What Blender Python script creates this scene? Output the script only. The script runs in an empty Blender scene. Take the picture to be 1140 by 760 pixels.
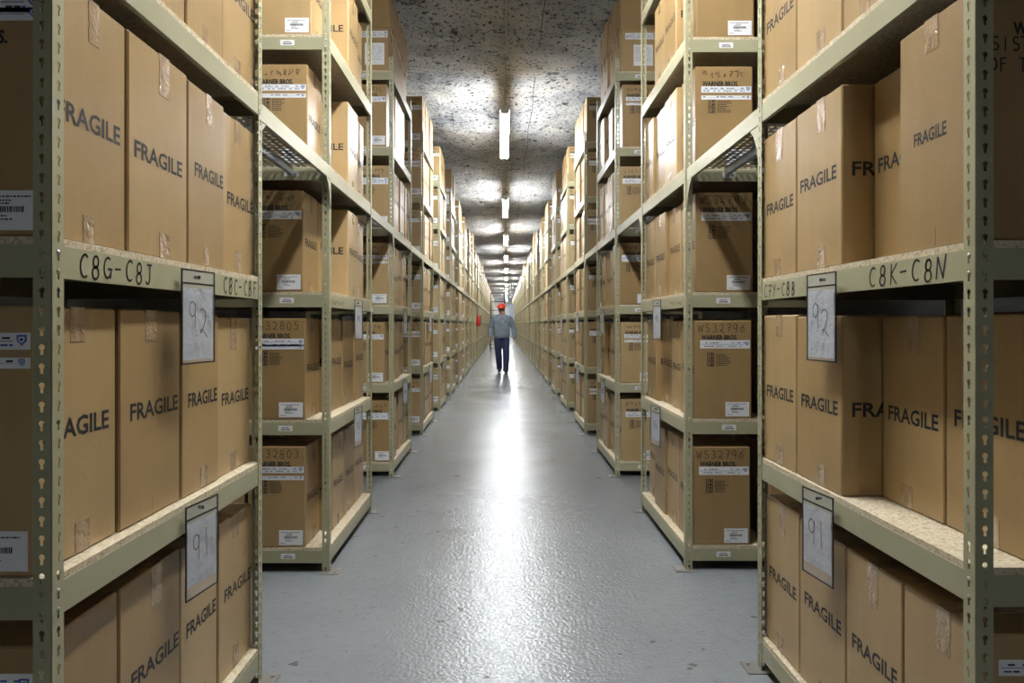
import bpy, math, random
from mathutils import Vector, Matrix, noise
from mathutils.geometry import tessellate_polygon

R = random.Random(7)
SC = bpy.context.scene
COL = SC.collection
PI = math.pi

# ------------------------------------------------------------------ materials
def mat(name, col=(.5, .5, .5), rough=.6, metal=0.0, spec=.5):
    m = bpy.data.materials.new(name); m.use_nodes = True
    b = m.node_tree.nodes['Principled BSDF']
    b.inputs['Base Color'].default_value = (*col, 1)
    b.inputs['Roughness'].default_value = rough
    b.inputs['Metallic'].default_value = metal
    b.inputs['Specular IOR Level'].default_value = spec
    return m
def N(m, t, **kw):
    n = m.node_tree.nodes.new(t)
    for k, v in kw.items():
        if k in n.inputs.keys() if hasattr(n.inputs, 'keys') else False: n.inputs[k].default_value = v
        else: setattr(n, k, v)
    return n
def L(m, a, b): m.node_tree.links.new(a, b)
def bsdf(m): return m.node_tree.nodes['Principled BSDF']
def ramp(m, src, stops):
    r = m.node_tree.nodes.new('ShaderNodeValToRGB')
    el = r.color_ramp.elements
    el[1].position = stops[-1][0]; el[1].color = (*stops[-1][1], 1); el[0].position = stops[0][0]; el[0].color = (*stops[0][1], 1)
    for p, c in stops[1:-1]:
        e = el.new(p); e.color = (*c, 1)
    L(m, src, r.inputs[0]); return r.outputs[0]
def noise_tex(m, scale, detail=3, rough=.5, vec=None, stretch=None):
    n = m.node_tree.nodes.new('ShaderNodeTexNoise')
    n.inputs['Scale'].default_value = scale; n.inputs['Detail'].default_value = detail
    n.inputs['Roughness'].default_value = rough
    tc = m.node_tree.nodes.new('ShaderNodeTexCoord'); out = tc.outputs['Object']
    if stretch:
        mp = m.node_tree.nodes.new('ShaderNodeMapping'); mp.inputs['Scale'].default_value = stretch
        L(m, out, mp.inputs[0]); out = mp.outputs[0]
    L(m, out, n.inputs['Vector']); return n.outputs[0]
def bump(m, src, strength, dist=.01, chain=None):
    b = m.node_tree.nodes.new('ShaderNodeBump')
    b.inputs['Strength'].default_value = strength; b.inputs['Distance'].default_value = dist
    L(m, src, b.inputs['Height'])
    if chain: L(m, chain, b.inputs['Normal'])
    return b.outputs[0]
def mix(m, fac, a, b, mode='MIX'):
    n = m.node_tree.nodes.new('ShaderNodeMix'); n.data_type = 'RGBA'; n.blend_type = mode
    for s, v in ((n.inputs[0], fac), (n.inputs[6], a), (n.inputs[7], b)):
        if isinstance(v, (int, float)): s.default_value = v
        elif isinstance(v, tuple): s.default_value = (*v, 1)
        else: L(m, v, s)
    return n.outputs[2]

M = {}
def cardboard(name, island):
    m = mat(name, (.45, .27, .12), .36, spec=.62)
    if island:
        g = m.node_tree.nodes.new('ShaderNodeNewGeometry'); rnd = g.outputs['Random Per Island']
    else:
        g = m.node_tree.nodes.new('ShaderNodeObjectInfo'); rnd = g.outputs['Random']
    base = ramp(m, rnd, [(0, (.355, .23, .098)), (.5, (.435, .293, .131)), (1, (.52, .367, .18))])
    n1 = noise_tex(m, 9, 4, .6, stretch=(1, 1, .35))
    n2 = noise_tex(m, 260, 2, .6)
    c = mix(m, .5, base, ramp(m, n1, [(.3, (.74, .72, .70)), (.7, (1, 1, 1))]), 'MULTIPLY')
    c = mix(m, .35, c, ramp(m, n2, [(.3, (.62, .58, .52)), (.7, (1, 1, 1))]), 'MULTIPLY')
    L(m, c, bsdf(m).inputs['Base Color'])
    L(m, bump(m, noise_tex(m, 60, 2, .5, stretch=(1, 1, .1)), .12, .003), bsdf(m).inputs['Normal'])
    return m
M['card'] = cardboard('cardboard', False)
M['card_far'] = cardboard('cardboard_row', True)
M['ink'] = mat('black_print_ink', (.012, .012, .015), .55)
M['marker'] = mat('marker_ink', (.02, .016, .016), .5)
M['seam'] = mat('box_seam', (.14, .08, .035), .8)
m = M['tape'] = mat('packing_tape', (.42, .29, .165), .16, spec=.8)
L(m, ramp(m, noise_tex(m, 30, 3, .6, stretch=(1, 1, .3)), [(.3, (.30, .195, .10)), (.55, (.45, .315, .19)), (.75, (.62, .50, .38))]), bsdf(m).inputs['Base Color'])
L(m, bump(m, noise_tex(m, 55, 3, .6), .9, .006), bsdf(m).inputs['Normal'])
M['paper'] = mat('white_paper', (.80, .80, .81), .5)
M['blue'] = mat('blue_emblem_ink', (.05, .10, .35), .5)
m = M['olive'] = mat('olive_painted_steel', (.36, .35, .2), .38, spec=.5)
L(m, mix(m, .55, (.40, .38, .24), ramp(m, noise_tex(m, 5, 4, .6), [(.3, (.78, .78, .76)), (.7, (1, 1, 1))]), 'MULTIPLY'), bsdf(m).inputs['Base Color'])
L(m, bump(m, noise_tex(m, 120, 2, .5), .06, .002), bsdf(m).inputs['Normal'])
M['rivet'] = mat('steel_rivet', (.45, .45, .40), .3, .6)
m = M['plate'] = mat('foot_plate_steel', (.20, .185, .16), .6, .3)
m = M['osb'] = mat('particle_board', (.55, .42, .26), .75)
v = m.node_tree.nodes.new('ShaderNodeTexVoronoi'); v.inputs['Scale'].default_value = 160
tc = m.node_tree.nodes.new('ShaderNodeTexCoord'); L(m, tc.outputs['Object'], v.inputs['Vector'])
sp = m.node_tree.nodes.new('ShaderNodeSeparateColor'); L(m, v.outputs['Color'], sp.inputs[0])
c = ramp(m, sp.outputs[0], [(0, (.42, .31, .18)), (.35, (.58, .48, .32)), (1, (.70, .62, .46))])
L(m, mix(m, .4, c, ramp(m, noise_tex(m, 4, 3), [(.3, (.75, .75, .72)), (.7, (1, 1, 1))]), 'MULTIPLY'), bsdf(m).inputs['Base Color'])
L(m, bump(m, sp.outputs[1], .4, .002), bsdf(m).inputs['Normal'])
m = M['galv'] = mat('galvanised_deck_steel', (.42, .44, .46), .35, .7)
M['black'] = mat('black_binding', (.012, .012, .014), .4)
m = M['plastic'] = mat('clear_plastic_pocket', (.62, .64, .68), .12, spec=.7)
bsdf(m).inputs['Alpha'].default_value = .32
L(m, bump(m, noise_tex(m, 22, 3, .6), .8, .01), bsdf(m).inputs['Normal'])
m = M['card_insert'] = mat('paper_insert', (.62, .64, .68), .25, spec=.6)
L(m, bump(m, noise_tex(m, 20, 3, .6), .8, .01), bsdf(m).inputs['Normal'])
M['red'] = mat('red_paint', (.55, .03, .02), .3)
M['hat'] = mat('orange_red_plastic', (.75, .075, .03), .3)
M['skin'] = mat('skin', (.50, .25, .17), .5)
m = M['sweat'] = mat('grey_knit', (.22, .26, .30), .9)
L(m, mix(m, .6, (.20, .245, .285), ramp(m, noise_tex(m, 9, 4, .6), [(.35, (.5, .52, .55)), (.7, (1, 1, 1))]), 'MULTIPLY'), bsdf(m).inputs['Base Color'])
m = M['jeans'] = mat('navy_denim', (.016, .025, .07), .85)
M['shoe'] = mat('black_leather', (.02, .018, .018), .5)
M['sole'] = mat('shoe_sole', (.03, .03, .03), .8)
M['hair'] = mat('grey_brown_hair', (.12, .09, .07), .8)
M['white_enamel'] = mat('white_enamel', (.75, .76, .78), .4)
M['cable'] = mat('dark_cable', (.05, .05, .055), .6)
M['conduit'] = mat('grey_conduit', (.22, .22, .23), .45, .5)
M['ladder'] = mat('dark_ladder_steel', (.035, .04, .05), .5, .3)
M['banner'] = mat('pale_blue_sheet', (.55, .66, .78), .5)
M['eye'] = mat('eye_dark', (.03, .02, .02), .3)
m = M['lamp'] = mat('tube_glow', (1, 1, 1), .5)
bsdf(m).inputs['Emission Color'].default_value = (.93, .97, 1.0, 1)
bsdf(m).inputs['Emission Strength'].default_value = 62.0

# floor: glossy grey-blue sealed concrete
m = M['floor'] = mat('sealed_grey_concrete', (.25, .285, .33), .25, spec=.42)
n1 = noise_tex(m, 1.3, 5, .6); n2 = noise_tex(m, 22, 4, .65); n3 = noise_tex(m, 9, 2, .5)
c = mix(m, .6, (.25, .262, .27), ramp(m, n1, [(.3, (.78, .79, .80)), (.7, (1, 1, 1))]), 'MULTIPLY')
c = mix(m, .6, c, ramp(m, n2, [(.25, (.55, .55, .56)), (.42, (.95, .95, .95)), (.6, (1, 1, 1))]), 'MULTIPLY')
chip = ramp(m, n3, [(.0, (1, 1, 1)), (.275, (1, 1, 1)), (.29, (0, 0, 0))])
c = mix(m, chip, c, (.13, .125, .12))
L(m, c, bsdf(m).inputs['Base Color'])
L(m, ramp(m, n1, [(.3, (.14, .14, .14)), (.7, (.22, .22, .22))]), bsdf(m).inputs['Roughness'])
b1 = bump(m, noise_tex(m, 62, 2, .5), .8, .004)
b2 = bump(m, noise_tex(m, 16, 3, .5), .16, .012, b1)
L(m, b2, bsdf(m).inputs['Normal'])

# ceiling: pale rough limestone with black pits
m = M['rock'] = mat('limestone_rock', (.5, .49, .47), .85, spec=.3)
n1 = noise_tex(m, 1.1, 6, .65); n2 = noise_tex(m, 21, 4, .74, stretch=(1, .9, 1)); n3 = noise_tex(m, 4.2, 7, .78)
c = ramp(m, n1, [(.3, (.27, .28, .30)), (.5, (.47, .465, .45)), (.68, (.60, .57, .51))])
pits = ramp(m, n2, [(.40, (0, 0, 0)), (.44, (1, 1, 1))])
c = mix(m, pits, (.035, .035, .04), c)
pits2 = ramp(m, n3, [(.375, (0, 0, 0)), (.42, (1, 1, 1))])
c = mix(m, pits2, (.05, .05, .055), c)
L(m, c, bsdf(m).inputs['Base Color'])
L(m, bump(m, n2, .9, .02, bump(m, n3, .8, .05)), bsdf(m).inputs['Normal'])
m = M['wall'] = mat('rough_shade_dark_wall', (.5, .5, .5), .85)
L(m, ramp(m, noise_tex(m, 3, 5, .6), [(.3, (.05, .05, .05)), (.7, (.10, .10, .10))]), bsdf(m).inputs['Base Color'])  # near-black wall colour stands in for the shade behind the racks

M['wall_light'] = mat('pale_end_wall', (.5, .5, .5), .85)

# ------------------------------------------------------------------ mesh builder
class MB:
    def __init__(s): s.v = []; s.f = []; s.m = []; s.mats = []
    def mi(s, mt):
        if mt not in s.mats: s.mats.append(mt)
        return s.mats.index(mt)
    def add(s, vs, fs, mt):
        o = len(s.v); k = s.mi(mt)
        s.v += [tuple(v) for v in vs]
        for f in fs: s.f.append(tuple(i + o for i in f)); s.m.append(k)
        return s
    def box(s, x0, x1, y0, y1, z0, z1, mt):
        if x0 > x1: x0, x1 = x1, x0
        vs = [(x0, y0, z0), (x1, y0, z0), (x1, y1, z0), (x0, y1, z0), (x0, y0, z1), (x1, y0, z1), (x1, y1, z1), (x0, y1, z1)]
        return s.add(vs, [(0, 3, 2, 1), (4, 5, 6, 7), (0, 1, 5, 4), (1, 2, 6, 5), (2, 3, 7, 6), (3, 0, 4, 7)], mt)
    def cbox(s, x0, x1, y0, y1, z0, z1, c, mt):
        # box with chamfered edges
        if x0 > x1: x0, x1 = x1, x0
        xs, ys, zs = (x0, x1), (y0, y1), (z0, z1); vs = []; idx = {}
        for i in (0, 1):
            for j in (0, 1):
                for k in (0, 1):
                    sx, sy, sz = (1 - 2 * i) * c, (1 - 2 * j) * c, (1 - 2 * k) * c
                    for a, p in enumerate(((xs[i], ys[j] + sy, zs[k] + sz), (xs[i] + sx, ys[j], zs[k] + sz), (xs[i] + sx, ys[j] + sy, zs[k]))):
                        idx[i, j, k, a] = len(vs); vs.append(p)
        g = lambda i, j, k, a: idx[i, j, k, a]
        fs = []
        for i in (0, 1): fs.append([g(i, 0, 0, 0), g(i, 1, 0, 0), g(i, 1, 1, 0), g(i, 0, 1, 0)])
        for j in (0, 1): fs.append([g(0, j, 0, 1), g(1, j, 0, 1), g(1, j, 1, 1), g(0, j, 1, 1)])
        for k in (0, 1): fs.append([g(0, 0, k, 2), g(1, 0, k, 2), g(1, 1, k, 2), g(0, 1, k, 2)])
        for j in (0, 1):
            for k in (0, 1): fs.append([g(0, j, k, 1), g(1, j, k, 1), g(1, j, k, 2), g(0, j, k, 2)])
        for i in (0, 1):
            for k in (0, 1): fs.append([g(i, 0, k, 0), g(i, 1, k, 0), g(i, 1, k, 2), g(i, 0, k, 2)])
            for j in (0, 1): fs.append([g(i, j, 0, 0), g(i, j, 1, 0), g(i, j, 1, 1), g(i, j, 0, 1)])
            for j in (0, 1):
                for k in (0, 1): fs.append([g(i, j, k, 0), g(i, j, k, 1), g(i, j, k, 2)])
        ctr = Vector(((x0 + x1) / 2, (y0 + y1) / 2, (z0 + z1) / 2)); out = []
        for f in fs:
            p = [Vector(vs[i]) for i in f]; n = (p[1] - p[0]).cross(p[2] - p[0]); mid = sum(p, Vector()) / len(p)
            out.append(tuple(f) if n.dot(mid - ctr) > 0 else tuple(reversed(f)))
        return s.add(vs, out, mt)
    def tube(s, pts, r, mt, n=8, cap=True):
        pts = [Vector(p) for p in pts]; rs = r if isinstance(r, (list, tuple)) else [r] * len(pts)
        vs = []; fs = []
        for i, p in enumerate(pts):
            d = (pts[min(i + 1, len(pts) - 1)] - pts[max(i - 1, 0)]).normalized()
            a = d.orthogonal().normalized() if i == 0 else (a - d * a.dot(d)).normalized()
            b = d.cross(a)
            for k in range(n):
                t = 2 * PI * k / n; vs.append(p + (a * math.cos(t) + b * math.sin(t)) * rs[i])
        for i in range(len(pts) - 1):
            for k in range(n):
                a0, b0 = i * n + k, i * n + (k + 1) % n; fs.append((a0, b0, b0 + n, a0 + n))
        if cap: fs.append(tuple(reversed(range(n)))); fs.append(tuple(range((len(pts) - 1) * n, len(pts) * n)))
        return s.add(vs, fs, mt)
    def ell(s, c, r, mt, nu=16, nv=10, rot=None):
        c = Vector(c); vs = []; fs = []
        for j in range(nv + 1):
            th = PI * j / nv
            for i in range(nu):
                p = Vector((r[0] * math.sin(th) * math.cos(2 * PI * i / nu), r[1] * math.sin(th) * math.sin(2 * PI * i / nu), r[2] * math.cos(th)))
                if rot: p = rot @ p
                vs.append(c + p)
        for j in range(nv):
            for i in range(nu):
                a, b = j * nu + i, j * nu + (i + 1) % nu; fs.append((a, a + nu, b + nu, b))
        return s.add(vs, fs, mt)
    def quad(s, o, u, v, u0, u1, v0, v1, mt, off=0):
        o = Vector(o); u = Vector(u); v = Vector(v); n = u.cross(v); o = o + n * off
        return s.add([o + u * u0 + v * v0, o + u * u1 + v * v0, o + u * u1 + v * v1, o + u * u0 + v * v1], [(0, 1, 2, 3)], mt)
    def slab(s, o, u, v, u0, u1, v0, v1, t, mt, off=0):
        # thin sheet with thickness t standing proud of a face
        o = Vector(o); u = Vector(u); v = Vector(v); n = u.cross(v)
        p = [o + u * a + v * b for a, b in ((u0, v0), (u1, v0), (u1, v1), (u0, v1))]
        vs = [q + n * off for q in p] + [q + n * (off + t) for q in p]
        return s.add(vs, [(3, 2, 1, 0), (4, 5, 6, 7), (0, 1, 5, 4), (1, 2, 6, 5), (2, 3, 7, 6), (3, 0, 4, 7)], mt)
    def text(s, tx, o, u, v, uc, vc, h, mt, off=.0006, bold=0.0, wx=1.0, anchor='C', width=None):
        vs, fs, w = glyphs(tx, bold)
        k = h / .70
        if width: wx = width / (w * k)
        dx = {'C': -w * k * wx / 2, 'L': 0, 'R': -w * k * wx}[anchor]
        o = Vector(o); u = Vector(u); v = Vector(v); n = u.cross(v)
        return s.add([o + u * (uc + dx + a * k * wx) + v * (vc - h / 2 + b * k) + n * off for a, b in vs], fs, mt)
    def ribbon(s, pts, w, o, u, v, mt, off=.0006):
        o = Vector(o); u = Vector(u); v = Vector(v); n = u.cross(v)
        for a, b in zip(pts[:-1], pts[1:]):
            d = Vector((b[0] - a[0], b[1] - a[1]))
            if d.length < 1e-7: continue
            d.normalize(); q = Vector((-d.y, d.x)) * w / 2; e = d * w * .35
            cs = [(a[0] - e.x - q.x, a[1] - e.y - q.y), (b[0] + e.x - q.x, b[1] + e.y - q.y), (b[0] + e.x + q.x, b[1] + e.y + q.y), (a[0] - e.x + q.x, a[1] - e.y + q.y)]
            s.add([o + u * x + v * y + n * off for x, y in cs], [(0, 1, 2, 3)], mt)
        return s
    def mesh(s, name, smooth=False):
        me = bpy.data.meshes.new(name); me.from_pydata(s.v, [], s.f)
        for mt in s.mats: me.materials.append(mt)
        me.polygons.foreach_set('material_index', s.m)
        if smooth: me.polygons.foreach_set('use_smooth', [True] * len(me.polygons))
        me.update(); return me
    def build(s, name, parent=None, smooth=False):
        return link(name, s.mesh(name, smooth), parent)
def link(name, me, parent=None, loc=None):
    o = bpy.data.objects.new(name, me); COL.objects.link(o)
    if parent: o.parent = parent
    if loc: o.location = loc
    return o
def tag(o, label=None, cat=None, group=None, kind=None):
    if label: o['label'] = label
    if cat: o['category'] = cat
    if group: o['group'] = group
    if kind: o['kind'] = kind
    return o
def empty(name, loc=(0, 0, 0)):
    o = bpy.data.objects.new(name, None); o.empty_display_size = .1; COL.objects.link(o); o.location = loc; return o

GC = {}
def glyphs(tx, bold):
    key = (tx, bold)
    if key in GC: return GC[key]
    cu = bpy.data.curves.new('t', 'FONT'); cu.body = tx; cu.resolution_u = 2; cu.offset = bold; cu.size = 1
    ob = bpy.data.objects.new('t', cu); COL.objects.link(ob)
    dg = bpy.context.evaluated_depsgraph_get(); dg.update()
    me = bpy.data.meshes.new_from_object(ob.evaluated_get(dg))
    vs = [(v.co.x, v.co.y) for v in me.vertices]; fs = [tuple(p.vertices) for p in me.polygons]
    x0 = min(v[0] for v in vs); x1 = max(v[0] for v in vs)
    vs = [(a - x0, b) for a, b in vs]
    bpy.data.objects.remove(ob); bpy.data.curves.remove(cu); bpy.data.meshes.remove(me)
    GC[key] = (vs, fs, x1 - x0); return GC[key]

# hand lettering as strokes on a 1 x 1.4 cell
def arc(cx, cy, rx, ry, a0, a1, n=9):
    return [(cx + rx * math.cos(math.radians(a0 + (a1 - a0) * i / n)), cy + ry * math.sin(math.radians(a0 + (a1 - a0) * i / n))) for i in range(n + 1)]
ST = {
 'C': [arc(.55, .7, .42, .66, 55, 300, 12)],
 '8': [arc(.45, 1.02, .26, .34, 80, 260, 7) + arc(.45, .34, .32, .36, 90, -270, 12)[:] + arc(.45, 1.02, .26, .34, -90, 80, 7)],
 'G': [arc(.5, .7, .4, .62, 60, 330, 12), [(.95, .62), (.55, .62)], [(.86, .62), (.82, .1)]],
 'J': [[(.25, 1.35), (.85, 1.35)], [(.62, 1.35), (.62, .35)] + arc(.36, .35, .26, .3, 0, -150, 6)],
 'F': [[(.2, 0), (.2, 1.3), (.85, 1.35)], [(.2, .75), (.7, .78)]],
 'K': [[(.2, 0), (.2, 1.35)], [(.8, 1.35), (.22, .65), (.85, 0)]],
 'N': [[(.12, 0), (.18, 1.3), (.72, .05), (.9, 1.4)]],
 '7': [[(.1, 1.3), (.8, 1.35), (.35, 0)], [(.25, .7), (.75, .72)]],
 'Y': [[(.1, 1.35), (.45, .75)], [(.85, 1.35), (.3, 0)]],
 'B': [[(.2, 0), (.2, 1.35)] + arc(.25, 1.02, .42, .33, 90, -90, 6) + arc(.25, .35, .5, .35, 90, -90, 6)],
 '-': [[(.1, .72), (.7, .76)]],
 '9': [arc(.45, .98, .32, .4, 10, 330, 11) + [(.78, 1.3), (.72, 0)]],
 '1': [[(.45, 1.4), (.5, 0)]],
 '2': [arc(.42, 1.0, .34, .36, 150, -20, 7) + [(.5, .35), (.25, .1), (.2, .25), (.4, .3), (.9, -.1)]],
 'W': [[(.02, 1.35), (.25, 0), (.5, 1.1), (.72, 0), (1.0, 1.4)]],
 'S': [arc(.5, 1.02, .34, .33, 40, 270, 8) + arc(.48, .36, .36, .34, 90, -140, 8)],
 '3': [arc(.4, 1.02, .32, .33, 130, -90, 7) + arc(.4, .36, .38, .35, 90, -140, 8)],
 '6': [[(.75, 1.35), (.35, .8)] + arc(.45, .38, .32, .38, 150, -210, 11)],
 '4': [[(.3, 1.35), (.15, .6), (.85, .62)], [(.7, 1.2), (.68, 0)]],
 '0': [arc(.45, .7, .34, .66, 0, 360, 12)],
 '5': [[(.8, 1.35), (.25, 1.35), (.22, .8)] + arc(.4, .42, .36, .42, 100, -140, 8)],
 'I': [[(.45, 1.35), (.45, 0)]], 'T': [[(.05, 1.35), (.9, 1.35)], [(.48, 1.35), (.46, 0)]],
 'E': [[(.85, 1.35), (.2, 1.35), (.2, 0), (.85, 0)], [(.2, .7), (.7, .7)]],
 'R': [[(.2, 0), (.2, 1.35)] + arc(.25, 1.02, .42, .33, 90, -90, 6) + [(.8, 0)]],
 'O': [arc(.5, .7, .4, .6, 0, 360, 12)], 'H': [[(.15, 0), (.15, 1.35)], [(.8, 0), (.8, 1.35)], [(.15, .7), (.8, .7)]],
}
def write(mb, tx, o, u, v, u0, v0, h, adv, w, mt, off=.0006, jit=.05, slant=0.0):
    k = h / 1.4; rr = random.Random(tx); x = u0
    for ch in tx:
        if ch in ST:
            jx, jy = rr.uniform(-jit, jit) * h, rr.uniform(-jit, jit) * h
            for st in ST[ch]:
                mb.ribbon([(x + jx + (a + slant * b) * adv * .82, v0 + jy + b * k) for a, b in st], w, o, u, v, mt, off)
        x += adv
def scrawl(mb, o, u, v, u0, u1, v0, h, w, mt, seed, off=.0006):
    rr = random.Random(seed); n = 7; st = (u1 - u0) / n
    for i in range(n):
        cx = u0 + st * (i + .5); p = []
        for k in range(5): p.append((cx + rr.uniform(-.42, .42) * st, v0 + rr.random() * h))
        mb.ribbon(p, w, o, u, v, mt, off)

# ------------------------------------------------------------------ steel rack meshes
FL, TH, PITCH, PH = .038, .0022, .0381, 3.69
SH = [.05, .735, 1.42, 2.10, 2.80, 3.46]     # underside of each shelf beam
BH, BT = .066, .016                          # beam height, board thickness
LAT = .762
def keyhole():
    p = []
    for i in range(8):
        a = math.radians(-60 + 300 * i / 7); p.append((.0062 * math.cos(a), .004 + .0062 * math.sin(a)))
    return p + [(-.0032, -.0115), (.0032, -.0115)]
KH = keyhole()
def flange(mb, o, u, n, holes, h=PH):
    """vertical strip from o along u (width FL), thickness TH along n"""
    o = Vector(o); u = Vector(u); n = Vector(n); z = Vector((0, 0, 1))
    if not holes:
        vs = [o, o + u * FL, o + u * FL + n * TH, o + n * TH]; vs = vs + [p + z * h for p in vs]
        mb.add(vs, [(0, 1, 2, 3), (4, 5, 6, 7), (0, 1, 5, 4), (1, 2, 6, 5), (2, 3, 7, 6), (3, 0, 4, 7)], M['olive']); return
    nc = int(h / PITCH); loop = [(FL * .54 + a, PITCH / 2 + b) for a, b in KH]
    rect = [(0, 0), (FL, 0), (FL, PITCH), (0, PITCH)]
    tris = tessellate_polygon([[Vector((a, b, 0)) for a, b in rect], [Vector((a, b, 0)) for a, b in reversed(loop)]])
    pts = rect + list(reversed(loop)); m_ = len(loop)
    for k in range(nc):
        zz = k * PITCH
        for d in (0, TH):
            mb.add([o + u * a + z * (b + zz) + n * d for a, b in pts], [tuple(t) for t in tris], M['olive'])
        rim = [o + u * a + z * (b + zz) for a, b in loop]
        rim += [p + n * TH for p in rim]
        mb.add(rim, [(i, (i + 1) % m_, (i + 1) % m_ + m_, i + m_) for i in range(m_)], M['olive'])
    for e in (0, FL):
        mb.add([o + u * e, o + u * e + n * TH, o + u * e + n * TH + z * h, o + u * e + z * h], [(0, 1, 2, 3)], M['olive'])
def post_mesh(sx, sy, holes):
    """angle post, corner at origin, flanges running towards +sx and +sy"""
    mb = MB()
    flange(mb, (0, 0, 0), (sx, 0, 0), (0, sy, 0), holes)
    flange(mb, (0, 0, 0), (0, sy, 0), (sx, 0, 0), holes)
    # rounded corner bead
    mb.tube([(sx * .0016, sy * .0016, 0), (sx * .0016, sy * .0016, PH)], .0022, M['olive'], 6)
    return mb.mesh('post')
def foot_mesh(sx, sy):
    mb = MB(); mb.cbox(-sx * .058, sx * .055, *sorted((-sy * .035, sy * .06)), 0, .005, .0012, M['plate'])
    mb.tube([(-sx * .035, -sy * .012, .004), (-sx * .035, -sy * .012, .011)], .006, M['rivet'], 6)
    return mb.mesh('foot_plate')
PROF = [(0, 0), (0, BH), (.032, BH), (.032, BH - .003), (.003, BH - .003), (.003, .003), (.014, .003), (.014, 0)]
def beam_mesh(L_, mark=None, sticker=False, rivets=True, side=1, axis='y'):
    """channel beam; web faces -d, d = inward; length along axis"""
    mb = MB()
    if axis == 'y': P = lambda l, d, z: (side * (d + TH), l, z)
    else: P = lambda l, d, z: (l * side, d, z)
    vs = [P(l, d, z) for l in (TH, L_ - TH) for d, z in PROF]; n = len(PROF)
    mb.add(vs, [(i, (i + 1) % n, (i + 1) % n + n, i + n) for i in range(n)] + [tuple(range(n)), tuple(range(n, 2 * n))], M['olive'])
    if rivets:
        for l in (.0205, L_ - .0205):
            for z in (.014, .052):
                if axis == 'y': a, b = P(l, -.0045, z), P(l, 0, z)
                else: a, b = P(l, -.0045, z), P(l, 0, z)
                mb.tube([b, tuple((Vector(a) * .6 + Vector(b) * .4)), a], [.006, .0052, .0025], M['rivet'], 8)
    o, u = ((side * TH, 0, 0), (0, side, 0)) if axis == 'y' else None, None
    return mb
def beam_face(side): return (side * TH, 0, 0), Vector((0, -side, 0)), Vector((0, 0, 1))
# reading direction on the aisle face of a rack on the given side
def aisle_frame(side, x): return Vector((x, 0, 0)), Vector((0, -side, 0)), Vector((0, 0, 1))

MESH = {}
def get(key, fn):
    if key not in MESH: MESH[key] = fn()
    return MESH[key]

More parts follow.
